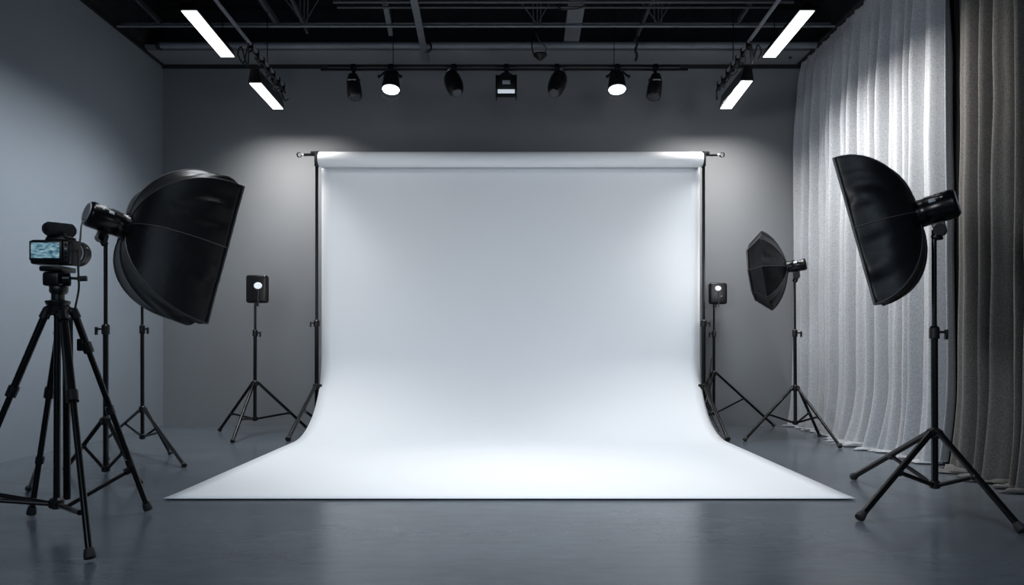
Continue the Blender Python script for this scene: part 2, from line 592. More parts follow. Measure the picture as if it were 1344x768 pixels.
def oval_spot(px, label, sgn):
    t = thing('track_spotlight', label, 'spotlight', P(px, 89, YT), 'oval spotlights on the track')
    clampstem(t, px, 101)
    o = P(px - sgn * 4.5, 98, YT + 0.02)
    e = P(px + sgn * 4, 122.5, YT - 0.13)
    d = e - o
    L = d.length
    MB().lathe(o, d, [(0, 0.035), (0.014, 0.062), (L * 0.3, 0.080), (L * 0.6, 0.080), (L * 0.85, 0.068), (L, 0.046)], n=28).build('housing', 'plastic', t)
    MB().lathe(o + d.normalized() * (L + 0.0005), d, [(0, 0.043), (0.004, 0.038)], n=28).build('lens', 'lens_off', t)
    dd, s, u = frame_of(d)
    MB().spline([o + s * 0.066 + d * 0.12, o + d * 0.02 - Vector((0, 0.05, -0.03)), o - s * 0.066 + d * 0.12], 0.008).build('yoke', 'chrome', t)


def lit_spot(px, label):
    t = thing('track_spotlight', label, 'spotlight', P(px, 89, YT), 'lit spotlights on the track')
    clampstem(t, px, 97)
    o = P(px - 0.5, 97, YT)
    lens = P(px, 117.5, YT - 0.10)
    d = Vector((0.0, -0.22, -1)).normalized()
    o = lens - d * 0.15
    MB().lathe(o, d, [(0, 0.056), (0.008, 0.066), (0.07, 0.074), (0.145, 0.084), (0.15, 0.084)], n=32).build('housing', 'plastic', t)
    MB().lathe(lens + d * 0.0005, d, [(0, 0.077), (0.006, 0.074)], n=32).build('lens', 'lens_lit', t)
    MB().lathe(lens + d * 0.045, d, [(0, 0.083), (0.004, 0.083), (0.004, 0.0805), (0, 0.0805), (0, 0.083)], n=32, cap=False).build('glare_ring', 'plastic', t)
    for k in (-1, 1):
        top = P(px, 91, YT)
        MB().spline([top + Vector((k * 0.01, 0, 0)), top + Vector((k * 0.055, -0.01, -0.03)), top + Vector((k * 0.075, -0.03, -0.06)),
                     top + Vector((k * 0.1, -0.05, -0.088))], 0.008).build('yoke_arm', 'black', t)
        MB().tube(top + Vector((k * 0.02, 0, 0)), o + Vector((k * 0.03, 0, -0.01)), 0.008, n=8).build('yoke', 'black', t)
        MB().ball(top + Vector((k * 0.098, -0.05, -0.085)), 0.014, 8).build('knob', 'black', t)
    return lens, d


def flood(px, label):
    t = thing('track_floodlight', label, 'floodlight', P(px, 89, YT))
    clampstem(t, px, 98)
    c = P(px, 114, YT - 0.03)
    w = 25 / pxm
    MB().box(c + Vector((0, 0, 0.005)), (w, 0.10, 0.17), bevel=0.006).build('housing', 'plastic', t)
    MB().spline([c + Vector((-0.05, 0, 0.07)), c + Vector((-0.045, 0, 0.105)), c + Vector((0, 0, 0.125)), c + Vector((0.045, 0, 0.105)),
                 c + Vector((0.05, 0, 0.07))], 0.012).build('yoke', 'black', t)
    for k in (-1, 1):
        MB().box(c + Vector((k * (w / 2 + 0.004), -0.005, -0.01)), (0.010, 0.125, 0.19), bevel=0.003).build('side_plate', 'black', t)
    MB().box(c + Vector((0, -0.056, -0.098)), (w + 0.016, 0.012, 0.010), bevel=0.003).build('front_bar', 'black', t)
    MB().box(c + Vector((0, -0.052, -0.06)), (w - 0.02, 0.008, 0.036), bevel=0.003).build('lens', 'lens_dim', t)
    MB().box(c + Vector((0, -0.052, 0.022)), (0.07, 0.008, 0.036), bevel=0.003).build('badge_plate', 'gmetal', t)


can_spot(464, 'unlit black can spotlight at the left end of the track', 3)
S1 = lit_spot(513, 'lit round white spotlight on the left half of the track')
oval_spot(596, 'unlit oval black spotlight left of the square floodlight', 1)
flood(664.5, 'square black floodlight with pale lens strip, centre of the track')
oval_spot(731, 'unlit oval black spotlight right of the square floodlight', -1)
S2 = lit_spot(810, 'lit round white spotlight on the right half of the track')
can_spot(860, 'unlit black can spotlight at the right end of the track', -4)

# odd pieces hanging from the ceiling
t = thing('hanging_bracket', 'small black cup-shaped bracket hanging from two wires above the track', 'bracket', P(709, 76, 6.3))
MB().lathe(P(709, 79.5, 6.3), (0, 0, 1), [(0, 0.012), (0.02, 0.035), (0.045, 0.066), (0.055, 0.066)], n=16).build('cup', 'plastic', t)
MB().spline([P(701, 73, 6.3), P(698, 60, 6.3), P(701, 45, 6.3), P(702, 36, 6.3), P(702, -30, 6.3)], 0.006).build('wire', 'black', t)
MB().spline([P(716, 73, 6.3), P(716, 62, 6.3), P(708, 53, 6.3), P(702, 40, 6.3)], 0.004).build('wire', 'steel_dark', t)
o = MB().spline([P(836, -25, 6.25), P(836, 45, 6.25), P(833, 52, 6.25), P(836, 58, 6.25), P(834, 66, 6.25), P(836, 73, 6.25), P(834, 80, 6.25)], 0.012).build('cable_end', 'rubber')
tag(o, 'knotted black cable end hanging above the right part of the track', 'cable')
o = MB().spline([P(700, -20, 6.0), P(730, 8, 5.6), P(748, 12, 5.55), P(768, 6, 5.6), P(790, -25, 6.0)], 0.006).build('cable_sag', 'rubber')
tag(o, 'black cable sagging under the widest roof beam', 'cable')
t = thing('ceiling_sprinkler', 'small dark sprinkler under the soffit near the light curtain', 'sprinkler', P(1037, 60, 6.7))
q = P(1037, 70, 6.7)
MB().tube(q, Vector((q.x, q.y, H - 0.001)), 0.010).build('stem', 'black', t)
MB().lathe(q, (0, 0, -1), [(0, 0.05), (0.012, 0.045), (0.04, 0.015), (0.05, 0.012)], n=16).build('head', 'plastic', t)
t = thing('pipe_hanger', 'black looped hanger on the long roof beam', 'hanger', P(563, 60, 6.5))
MB().spline([P(557, 57, 6.40), P(563, 56, 6.38), P(566, 61, 6.38), P(564, 67, 6.38), P(558, 68, 6.38)], 0.009).build('loop', 'black', t)

# ---------------------------------------------------------------- backdrop
YR = 6.40
RZ = EYE + (CY - 209.5) / F * YR         # roll centre height
RR = 0.070
x0, x1 = (419 - CX) / F * YR, (921.5 - CX) / F * YR
sx0, sx1 = (422 - CX) / F * (YR + 0.06), (918.5 - CX) / F * (YR + 0.06)
bd = thing('backdrop_paper', 'white seamless paper backdrop unrolled from its roll over the floor', 'backdrop', (0, YR, 0))
# hollow roll
mb = MB()
o_ = Vector((x0, YR, RZ))
mb.lathe(o_, (1, 0, 0), [(0, 0.030), (0, RR - 0.006), (0.012, RR), (x1 - x0 - 0.012, RR), (x1 - x0, RR - 0.006), (x1 - x0, 0.030), (0, 0.030)], n=48, cap=False)
mb.build('roll', 'paper', bd, 50)
# sheet: drops from the back of the roll, sweeps forward along the floor
prof = [(YR + 0.062, RZ - 0.01), (YR + 0.064, RZ - 0.12)]
zc, yc = 0.72, YR + 0.064
Rv, Rh = 0.70, 0.80                       # elliptical sweep
for k in range(1, 10):
    f = k / 10
    prof.append((YR + 0.064, (RZ - 0.12) * (1 - f) + zc * f))
for k in range(0, 33):
    a = (PI / 2) * k / 32
    prof.append((yc - Rh + Rh * math.cos(a), 0.006 + (zc - 0.006) * (1 - math.sin(a))))
yfront = F * EYE / (657 - CY)
yend = prof[-1][0]
for k in range(1, 16):
    prof.append((yend + (yfront - yend) * k / 15, 0.006 + (0.004 if k == 15 else 0)))
rows = []
NX = 40
for (y, z) in prof:
    w = 0.0
    # sheet widens very slightly once on the floor
    g = min(1, max(0, (YR - y) / 0.8))
    a, b = sx0 + (-0.012) * g, sx1 + 0.012 * g
    rows.append([(a + (b - a) * i / NX, y, z) for i in range(NX + 1)])
mb = MB().grid(rows)
sheet = mb.build('sheet', 'paper', bd, 60)
sol = sheet.modifiers.new('thick', 'SOLIDIFY')
sol.thickness = 0.003
sol.offset = 0

# crossbar through the roll, hooks on both ends
cb = thing('backdrop_crossbar', 'black crossbar through the backdrop roll with a hook at each end', 'crossbar', (0, YR, RZ))
zb = EYE + (CY - 203.5) / F * YR
MB().tube((x0 - 0.02, YR, RZ), (x1 + 0.02, YR, RZ), 0.018).build('bar', 'black', cb)
for sgn, xe in ((-1, x0), (1, x1)):
    MB().tube((xe + sgn * 0.03, YR - 0.01, zb), (xe + sgn * 0.14, YR - 0.01, zb), 0.013, n=10).build('handle', 'black', cb)
    MB().tube((xe + sgn * 0.14, YR - 0.01, zb), (xe + sgn * 0.16, YR - 0.01, zb), 0.006, n=8).build('shank', 'chrome', cb)
    pts = []
    for k in range(11):
        a = PI + sgn * 0 + (2 * PI * 0.8) * k / 10
        pts.append(Vector((xe + sgn * (0.183 + 0.022 * math.cos(a)), YR - 0.01, zb + 0.022 * math.sin(a))))
    MB().path(pts, 0.006).build('hook', 'black', cb)


# ---------------------------------------------------------------- stands
def leg_parts(t, a, f, r, foot_r=None, clamp=None, lower=None, leg_mat='black'):
    """a leg from a to floor point f"""
    a, f = Vector(a), Vector(f)
    foot_r = foot_r or r * 1.5
    f = f + Vector((0, 0, foot_r * 0.8))
    d = (f - a).normalized()
    lg = MB()
    if clamp is None:
        lg.tube(a, f - d * foot_r, r)
        leg = lg.build('leg', leg_mat, t)
    else:
        c = a + (f - a) * clamp
        lg.tube(a, c + d * 0.02, r)
        lg.tube(c, f - d * foot_r, lower or r * 0.8)
        leg = lg.build('leg', leg_mat, t)
        MB().tube(c - d * r * 1.6, c + d * r * 1.6, r * 1.45).build('clamp', 'plastic', leg)
    b = MB()
    b.lathe(f - d * foot_r * 1.6, d, [(0, r * 1.1), (foot_r * 0.5, r * 1.25), (foot_r * 1.2, foot_r), (foot_r * 1.7, foot_r * 0.95)], n=14)
    ft = b.build('rubber_foot', 'rubber', leg)
    # keep the foot on the floor
    mn = min((v.co.z for v in ft.data.vertices)) + wloc(leg).z
    for v in ft.data.vertices:
        if v.co.z + wloc(leg).z < 0.001:
            v.co.z = 0.001 - wloc(leg).z
    return leg


def light_stand(label, base, top, z_apex, z_hub, feet, z_join, r=0.013, group='black light stands', knob_side=1,
                brace_at=0.45, extra_top=0.0, legr=None, knob_z=None, name='light_stand'):
    """base: floor point under the pole; top: top point of the pole"""
    base, top = Vector(base), Vector(top)
    legr = legr or r * 0.85
    t = thing(name, label, 'stand', base, group)

    def at(z):
        return base + (top - base) * (z / top.z)
    MB().tube(at(z_hub - 0.02), at(z_join), r).build('lower_pole', 'black', t)
    MB().tube(at(z_join - 0.03), top, r * 0.72).build('upper_pole', 'black', t)
    # joint collar and its wing knob
    c = at(z_join)
    MB().lathe(c - Vector((0, 0, 0.035)), (0, 0, 1), [(0, r * 1.15), (0.006, r * 1.5), (0.055, r * 1.5), (0.066, r * 0.95)], n=16).build('collar', 'plastic', t)
    kd = Vector((knob_side, -0.25, 0)).normalized()
    kn = MB()
    kn.tube(c + kd * r, c + kd * (r + 0.03), 0.006, n=8)
    kn.box(c + kd * (r + 0.036) - Vector((0, 0, 0.012)), (0.012, 0.022, 0.05), bevel=0.004)
    kn.build('knob', 'plastic', t)
    # apex ring for the legs, sliding ring for the braces
    a = at(z_apex)
    MB().lathe(a - Vector((0, 0, 0.03)), (0, 0, 1), [(0, r * 1.2), (0.008, r * 1.8), (0.045, r * 1.8), (0.055, r * 1.1)], n=16).build('leg_collar', 'plastic', t)
    h = at(z_hub)
    MB().lathe(h - Vector((0, 0, 0.02)), (0, 0, 1), [(0, r * 1.0), (0.006, r * 1.6), (0.035, r * 1.6), (0.04, r * 1.1)], n=16).build('brace_collar', 'plastic', t)
    for ft in feet:
        ft = Vector(ft)
        hd = Vector((ft.x - base.x, ft.y - base.y, 0)).normalized()
        st = a + hd * r * 2.0
        leg_parts(t, st, ft, legr)
        MB().tube(a + hd * r, st + hd * r * 0.4, legr * 1.25, n=10).build('hinge', 'plastic', t)
        j = st + (ft - st) * brace_at
        MB().tube(h + hd * r * 1.2, j, legr * 0.72, n=8).build('brace', 'black', t)
        MB().ball(j, legr * 1.35, 6).build('pivot', 'plastic', t)
    return t


# left octabox stand, spare stand behind it
b1 = G(139, 625)
light_stand('tall stand carrying the large left softbox, just right of the camera tripod', b1, P(138.5, 312, b1.y), 0.345, 0.045,
            [G(86, 619), G(183, 638), G(140, 606)], P(138, 432, b1.y).z, r=0.0155, knob_side=-1, brace_at=0.5)
b2 = G(187, 596)
light_stand('bare stand behind the large left softbox by the left wall', b2, P(186.5, 335, b2.y), P(187, 537, b2.y).z, 0.13,
            [G(242, 614), G(224, 598), G(138, 580)], P(187, 432, b2.y).z, r=0.0135, brace_at=0.42)
# small lamps' stands
b3 = G(334.5, 570)
light_stand('stand under the small square lamp left of the backdrop', b3, P(335, 400, b3.y), P(335, 503, b3.y).z, 0.14,
            [G(288, 567), G(305, 582), G(404, 565)], P(335, 437, b3.y).z, r=0.0155, brace_at=0.62)
b6 = G(937, 561)
light_stand('stand under the small square lamp right of the backdrop', b6, P(937, 400, b6.y), P(937, 490, b6.y).z, 0.14,
            [G(1016, 561), G(916, 570), G(905, 561)], P(937, 438, b6.y).z, r=0.0135, brace_at=0.47, knob_side=-1)
# right softbox stands
b7 = G(1044, 576)
light_stand('stand carrying the small far right softbox beside the light curtain', b7, P(1043, 362, b7.y), P(1043.5, 509, b7.y).z, 0.14,
            [G(977, 580), G(1103, 589), G(1076, 575)], P(1043.5, 437, b7.y).z, r=0.0145, brace_at=0.5)
b8 = G(1227, 668)
light_stand('heavy stand carrying the near right softbox in front of the dark curtain', b8, P(1226, 302, b8.y), P(1226, 568, b8.y).z, 0.12,
            [G(1120, 630), G(1128, 685), G(1342, 702)], P(1227, 436, b8.y).z, r=0.0155, brace_at=0.46, legr=0.0150)

# backdrop stands
for px, sgn, lab in ((415.8, -1, 'backdrop stand holding the left end of the white roll'),
                     (923.4, 1, 'backdrop stand holding the right end of the white roll')):
    bb = Vector(((px - CX) / F * 6.40, 6.40, 0))
    top = Vector((bb.x, bb.y, RZ + 0.0))
    fx = G(378, 580) if sgn < 0 else G(955, 580)
    t = light_stand(lab, bb, Vector((bb.x, bb.y, RZ - 0.06)), P(px, 507, 6.40).z, 0.12,
                    [fx, (bb.x - sgn * 0.52, bb.y + 0.12, 0), (bb.x - sgn * 0.10, bb.y + 0.40, 0)], 1.02, r=0.020, group='backdrop stands',
                    knob_side=sgn, name='backdrop_stand')
    MB().box((bb.x, bb.y - 0.005, RZ - 0.005), (0.03, 0.06, 0.13), bevel=0.006).build('bracket', 'plastic', t)
    MB().box((bb.x + sgn * 0.012, bb.y - 0.02, zb + 0.012), (0.075, 0.03, 0.035), bevel=0.006).build('bracket_clamp', 'plastic', t)


# small square lamps
def small_lamp(px, py, Y, w, h, lx, ly, lr, label, extra):
    t = thing('square_lamp', label, 'lamp', P(px, py, Y) - Vector((0, 0, h / 2)))
    c = P(px, py, Y - 0.02)
    b = MB().box(c, (w, 0.07, h), bevel=0.022, seg=4)
    hs = b.build('housing', 'plastic', t)
    L = P(lx, ly, Y - 0.057)
    mb2 = MB()
    n = 28
    ring = [mb2.bm.verts.new(L + Vector((math.cos(2 * PI * i / n) * lr * 1.25, 0, math.sin(2 * PI * i / n) * lr))) for i in range(n)]
    ring2 = [mb2.bm.verts.new(v.co * 1.0 + (L - v.co) * 0.12 - Vector((0, 0.006, 0))) for v in ring]
    mb2._bridge(ring, ring2)
    mb2.bm.faces.new(ring2)
    mb2.build('lamp_window', extra, t)
    MB().spline([L + Vector((0.004, -0.002, -lr - 0.008)), L + Vector((0.006, -0.004, -lr - 0.05)), L + Vector((0.002, -0.003, -lr - 0.09)),
                 L + Vector((0.01, 0.0, -lr - 0.16))], 0.004).build('cord', 'steel_dark', t)
    MB().tube(c - Vector((0.012 if px < 600 else 0.03, 0, h / 2 + 0.03)), c - Vector((0.012 if px < 600 else 0.03, 0, h / 2 - 0.01)), 0.018).build('socket', 'plastic', t)
    return t, c


small_lamp(338, 379.5, b3.y, 0.195, 0.255, 338.5, 375, 0.030, 'small black square lamp with round white window, left of the backdrop', 'lens_dim')
t, c = small_lamp(942, 385.5, b6.y, 0.175, 0.21, 942.5, 378.5, 0.024, 'small black square lamp with round white window, right of the backdrop', 'lens_dim')
MB().ball(c + Vector((0.024, -0.037, -0.03)), 0.007, 6).build('button', 'gmetal', t)
# tangled cables under the right lamp
for (pts, lab) in (
        ([P(934, 470, b6.y - .05), P(930, 500, b6.y - .1), P(926, 525, b6.y - .15), P(935, 548, b6.y - .2), G(944, 566)], 'black cable hanging along the right lamp stand'),
        ([P(929, 500, 6.45), P(934, 530, 6.4), P(927, 556, 6.35), P(933, 566, 6.3), G(926, 574)], 'black cable coiling behind the right edge of the backdrop')):
    o = MB().spline(pts, 0.006).build('power_cable', 'rubber')
    tag(o, lab, 'cable')


# ---------------------------------------------------------------- softboxes
def softbox(label, O, heading, pitch, back, front, r, poly, D, ring2=None, sag=0.012, stand_top=None, start=None, cone=0.0):
    """O: strobe axis point above the stand; poly: rim points (side, up); D: rim distance along the axis"""
    hd = math.radians(heading)
    pt = math.radians(pitch)
    hv = Vector((math.sin(hd), math.cos(hd), 0))
    a = hv * math.cos(pt) - Vector((0, 0, 1)) * math.sin(pt)
    u = Vector((0, 0, 1)) * math.cos(pt) + hv * math.sin(pt)
    s = a.cross(u).normalized()
    O = Vector(O)
    t = thing('softbox_light', label, 'softbox', stand_top)

    def W(x, y, z):       # side, up, along
        return O + s * x + u * y + a * z
    # flash head
    b = MB()
    L = back + front
    b.lathe(O - a * back, a, [(0, r * 0.80), (0.004, r * 0.88), (0.012, r * 0.97), (0.022, r), (L * 0.60, r), (L * 0.62, r * 0.96), (L * 0.80, r * 0.96), (L * 0.82, r * 0.99),
                              (L, r * 0.99)], n=40)
    head = b.build('flash_head', 'black', t)
    MB().lathe(O - a * (back + 0.003), a, [(0, r * 0.70), (0, r * 0.79), (0.008, r * 0.83), (0.008, r * 0.70), (0, r * 0.70)], n=40, cap=False).build('end_ring', 'gmetal', head)
    MB().lathe(O - a * (back + 0.002), a, [(0, r * 0.68), (0.003, r * 0.69)], n=40).build('rear_panel', 'plastic', head)
    MB().lathe(O + a * (front - 0.03), a, [(0, r * 1.0), (0.004, r * 1.06), (0.03, r * 1.06), (0.034, r)], n=40).build('mount_ring', 'plastic', head)
    for k, (zz, ang, w_, l_) in enumerate(((-0.6, 62, 0.012, 0.02), (-0.35, 62, 0.012, 0.018), (-0.12, 58, 0.012, 0.016), (-0.05, 28, 0.022, 0.030), (-0.45, 30, 0.010, 0.012))):
        for side in ((-1, 1)):
            an = math.radians(ang)
            rr = r * 1.0
            n_ = s * (math.cos(an) * side) + u * math.sin(an)
            tv = a.cross(n_)
            MB().box(O + n_ * rr + a * (zz * back), (w_, l_, 0.006), (tv, a, n_), bevel=0.002).build('button', 'gmetal', head)
    # bracket down to the stand
    bt = Vector(stand_top)
    mb = MB()
    tilt_c = O - u * (r + 0.035)
    mb.box(O - u * (r + 0.014), (0.045, 0.055, 0.04), (s, a, u), bevel=0.006)
    mb.build('bracket', 'plastic', t)
    MB().tube(tilt_c - s * 0.03, tilt_c + s * 0.03, 0.028, n=18).build('tilt_joint', 'black', t)
    MB().lathe(bt - Vector((0, 0, 0.03)), (tilt_c - bt + Vector((0, 0, 0.03))), [(0, 0.015), (0.006, 0.021), (0.045, 0.021), ((tilt_c - bt).length + 0.03, 0.016)], n=16).build('socket', 'plastic', t)
    kb = MB().tube(tilt_c + s * 0.03, tilt_c + s * 0.055, 0.007)
    kb.box(tilt_c + s * 0.06 + a * 0.01 - u * 0.012, (0.012, 0.02, 0.055), (s, a, u), bevel=0.004)
    kb.build('lock_lever', 'plastic', t)
    # canopy
    n = len(poly)
    st = start if start is not None else front * 0.75
    SUB, NS = 18, 22
    rr0 = r * 1.02
    rings = []
    levels = []
    for k in range(NS + 1):
        f = k / NS
        e = math.sin(f * PI / 2)                 # spacing: fine at the strobe
        ax = 1 - math.cos(f * PI / 2)
        levels.append((ax * (1 - cone) + f * cone, e * (1 - cone) + f * cone, 1.0))
    cross = []
    for (ax, e, sc) in levels:
        ring = []
        for i in range(n):
            p, q = poly[i], poly[(i + 1) % n]
            for j in range(SUB):
                f = j / SUB
                x = p[0] * (1 - f) + q[0] * f
                y = p[1] * (1 - f) + q[1] * f
                rad = math.hypot(x, y)
                # near the strobe the section is round
                k0 = rr0 / rad
                scl = k0 + (1 - k0) * e
                # cloth pulled in between ribs
                pull = 1 - sag * 4 * f * (1 - f) * math.sin(PI * min(1, e * 0.9)) * 2.2
                # wrinkles toward the rim
                wr = 0.0
                if ax > 0.25:
                    wr = 0.16 * (ax - 0.25) * min(1.0, 0.25 + (1 - ax) / 0.16) * math.sin(PI * f) * mnoise.noise(Vector((x * 11 + i * 3.1, y * 15, ax * 1.6)))
                ring.append(W(x * (scl * pull + wr), y * (scl * pull + wr), st + (D - st) * ax))
        cross.append(ring)
    if ring2:
        sc2, d2 = ring2
        for k in range(1, 5):
            f = k / 4
            ring = []
            for i in range(n):
                p, q = poly[i], poly[(i + 1) % n]
                for j in range(SUB):
                    g = j / SUB
                    x = p[0] * (1 - g) + q[0] * g
                    y = p[1] * (1 - g) + q[1] * g
                    scl = (1 + (sc2 - 1) * f) * (1 - 0.03 * math.sin(PI * g) * math.sin(PI * f))
                    ring.append(W(x * scl, y * scl, D + d2 * f))
            cross.append(ring)
    mb = MB()
    vv = [[mb.bm.verts.new(p) for p in ring] for ring in cross]
    for A, B in zip(vv, vv[1:]):
        mb._bridge(A, B)
    can = mb.build('canopy', 'fabric', t, 24)
    so = can.modifiers.new('thick', 'SOLIDIFY')
    so.thickness = 0.003
    so.offset = -1
    for i in range(n):
        pts = [cross[k][i * SUB] + (cross[k][i * SUB] - W(0, 0, st + (D - st) * 0.8)).normalized() * 0.0012 for k in range(0, len(cross))]
        MB().path(pts, 0.0035, 6).build('seam', 'seam', can)
    last = cross[-1]
    MB().path(last + [last[0]], 0.007, 6).build('rim', 'seam', can)
    ce = sum(last, Vector()) / len(last)
    mb = MB()
    inner = [mb.bm.verts.new(ce + (p - ce) * 0.975 - a * 0.02) for p in last]
    mb.bm.faces.new(inner)
    mb.build('diffuser', 'diffuser', t)
    return dict(a=a, u=u, s=s, ce=ce, t=t)


def rect8(w, h):
    w, h = w / 2, h / 2
    return [(w, 0), (w, h), (0, h * 1.0), (-w, h), (-w, 0), (-w, -h), (0, -h * 1.0), (w, -h)]


def octa(r, off=0):
    return [(r * math.cos(2 * PI * i / 8 + off), r * math.sin(2 * PI * i / 8 + off)) for i in range(8)]


SBX = []
st = P(138.5, 316, b1.y)
SBX.append(softbox('large black softbox on the left, facing the white backdrop', P(140, 289, b1.y), 40, 15, 0.115, 0.15, 0.080,
                   [(0.31, 0.03), (0.31, 0.47), (0, 0.59), (-0.31, 0.52), (-0.31, 0.03), (-0.31, -0.43), (0, -0.485), (0.31, -0.485)], 0.63, sag=0.016, stand_top=st))
st = P(1226, 306, b8.y)
SBX.append(softbox('black softbox on the near right, in front of the curtains', P(1226, 275, b8.y), -53, 14.0, 0.10, 0.115, 0.072,
                   [(-0.28, -0.02), (-0.28, 0.345), (0, 0.375), (0.28, 0.345), (0.28, -0.02), (0.28, -0.36), (0, -0.395), (-0.28, -0.405)][::-1], 0.325, sag=0.016, stand_top=st, start=0.07))
st = P(1043, 366, b7.y)
SBX.append(softbox('small black softbox far right, near the back wall corner', P(1044, 349, b7.y), -63, 7, 0.09, 0.095, 0.052,
                   octa(0.355), 0.235, ring2=(0.70, 0.125), sag=0.01, stand_top=st, start=0.07, cone=0.45))
tg = SBX[0]
MB().box(tg['ce'] - tg['u'] * 0.478 - tg['a'] * 0.02 + tg['s'] * -0.06, (0.05, 0.04, 0.02), (tg['s'], tg['a'], tg['u']), bevel=0.004).build('strap_tab', 'seam', tg['t'])

# ---------------------------------------------------------------- camera on its tripod
YC = 3.0
tb = Vector(((75.5 - CX) / F * YC, YC, 0))
tri = thing('camera_tripod', 'tall black tripod at the far left carrying the video camera', 'tripod', tb)
apx = P(76, 405, YC)
# column
MB().tube(P(74.5, 662, YC), P(75.5, 400, YC), 0.0135).build('center_column', 'black', tri)
MB().tube(P(88, 655, YC + 0.12), P(87, 420, YC + 0.05), 0.0150).build('rear_column', 'black', tri)
MB().lathe(P(76, 412, YC), (0, 0, 1), [(0, 0.030), (0.008, 0.046), (0.030, 0.050), (0.036, 0.042), (0.048, 0.048), (0.056, 0.048), (0.062, 0.026), (0.11, 0.024), (0.115, 0.030), (0.135, 0.030)], n=28).build('shoulder', 'plastic', tri)
MB().lathe(P(74, 668, YC), (0, 0, 1), [(0, 0.016), (0.01, 0.030), (0.04, 0.030), (0.05, 0.02)], n=18).build('spreader_hub', 'plastic', tri)
legs = [  # start pixel, start depth, floor foot, clamp fraction
    ((61, 409), YC - 0.02, G(-62, 702), 0.37),
    ((97, 409), YC + 0.03, G(194.5, 673), 0.17),
    ((84, 413), YC - 0.06, G(118, 738), 0.37),
    ((78, 430), YC + 0.07, G(41, 679), 0.34),
]
for (sp, sY, ft, cl) in legs:
    s0 = P(*sp, sY)
    lg = leg_parts(tri, s0, ft, 0.0150, foot_r=0.021, clamp=cl, lower=0.0125)
    MB().tube(s0 + (ft - s0).normalized() * 0.03, s0 - (ft - s0).normalized() * 0.015 , 0.021, 0.017, n=12).build('leg_hinge', 'plastic', tri)
    MB().tube(apx + Vector((0, 0, -0.012)), s0, 0.018, n=10).build('leg_bracket', 'plastic', tri)
# second tube beside the front leg's upper half, second clamp low on the right and back legs
MB().tube(P(80, 416, YC - 0.03), P(89, 528, YC - 0.14), 0.008).build('leg_rod', 'black', tri)
MB().tube(P(93, 416, YC + 0.02), P(93.5, 525, YC - 0.05), 0.008).build('leg_rod', 'black', tri)
q0, q1 = P(97, 409, YC + 0.03), G(194.5, 673)
for f in (0.47, 0.735):
    q = q0 + (q1 - q0) * f
    d = (q1 - q0).normalized()
    MB().tube(q - d * 0.018, q + d * 0.018, 0.018, n=12).build('leg_collar', 'plastic', tri)
MB().box(q0 + (q1 - q0) * 0.165 + Vector((-0.018, -0.01, 0.01)), (0.03, 0.03, 0.055), bevel=0.006).build('leg_latch', 'plastic', tri)
q0, q1 = P(78, 430, YC + 0.07), G(41, 679)
q = q0 + (q1 - q0) * 0.69
d = (q1 - q0).normalized()
MB().tube(q - d * 0.015, q + d * 0.015, 0.018, n=12).build('leg_collar', 'plastic', tri)
leg_parts(tri, q, G(38, 645), 0.009, foot_r=0.019)
# spreader arms
hub = P(74, 662, YC)
for e in (P(-30, 645, 2.95), P(-30, 655, 2.90)):
    MB().tube(hub, e, 0.010, n=10).build('spreader_arm', 'black', tri)
MB().tube(hub, P(105, 673, 2.66), 0.011, n=10).build('spreader_arm', 'black', tri)
MB().tube(P(88, 665, YC), P(168, 619, 3.25), 0.009, n=10).build('spreader_arm', 'black', tri)
e = P(164, 620, 3.24)
MB().tube(e, e + (P(172, 616, 3.26) - e), 0.017, n=10).build('spreader_clamp', 'plastic', tri)
# pan head
hz = P(75, 378, YC).z
MB().lathe(P(77, 386, YC), (0, 0, 1), [(0, 0.030), (0.01, 0.036), (0.03, 0.036), (0.04, 0.03)], n=24).build('pan_base', 'plastic', tri)
MB().box(P(74, 367, YC), (0.075, 0.085, 0.062), bevel=0.012, seg=3).build('pan_head', 'plastic', tri)
MB().tube(P(83, 367, YC - 0.03), P(92, 367, YC - 0.02), 0.028, n=20).build('tilt_drum', 'black', tri)
MB().box(P(76, 354, YC), (0.10, 0.10, 0.022), bevel=0.005).build('quick_plate', 'plastic', tri)
hb = MB().tube(P(92, 365, YC - 0.01), P(104, 366, YC), 0.006)
hb.tube(P(102, 366, YC), P(114, 365.5, YC + 0.01), 0.012)
hb.build('pan_handle', 'rubber', tri)

cam = thing('video_camera', 'black video camera with lit blue screen on the tall left tripod', 'camera', P(76, 351, YC))
Yb = 2.95
xa, xb = (37.5 - CX) / F * Yb, (90 - CX) / F * Yb
zt, zbm = P(0, 314, Yb).z, P(0, 346.5, Yb).z
cxm, czm = (xa + xb) / 2, (zt + zbm) / 2
MB().box((cxm, Yb + 0.042, czm), (xb - xa, 0.08, zt - zbm), bevel=0.012, seg=3).build('body', 'plastic', cam)
MB().box((cxm + 0.02, Yb + 0.045, zt + 0.012), (0.10, 0.075, 0.035), bevel=0.010, seg=3, taper=0.75).build('viewfinder_hump', 'plastic', cam)
MB().box((xb - 0.006, Yb + 0.05, czm), (0.022, 0.07, 0.11), bevel=0.014, seg=3).build('grip', 'rubber', cam)
sc0, sc1 = P(42.5, 319, Yb), P(79.5, 339, Yb)
scb = MB().box(((sc0.x + sc1.x) / 2, Yb - 0.002, (sc0.z + sc1.z) / 2), (sc1.x - sc0.x + 0.018, 0.012, sc0.z - sc1.z + 0.018), bevel=0.003).build('screen_frame', 'plastic', cam)
MB().box(((sc0.x + sc1.x) / 2, Yb - 0.0085, (sc0.z + sc1.z) / 2), (sc1.x - sc0.x, 0.002, sc0.z - sc1.z)).build('screen', 'screen', scb)
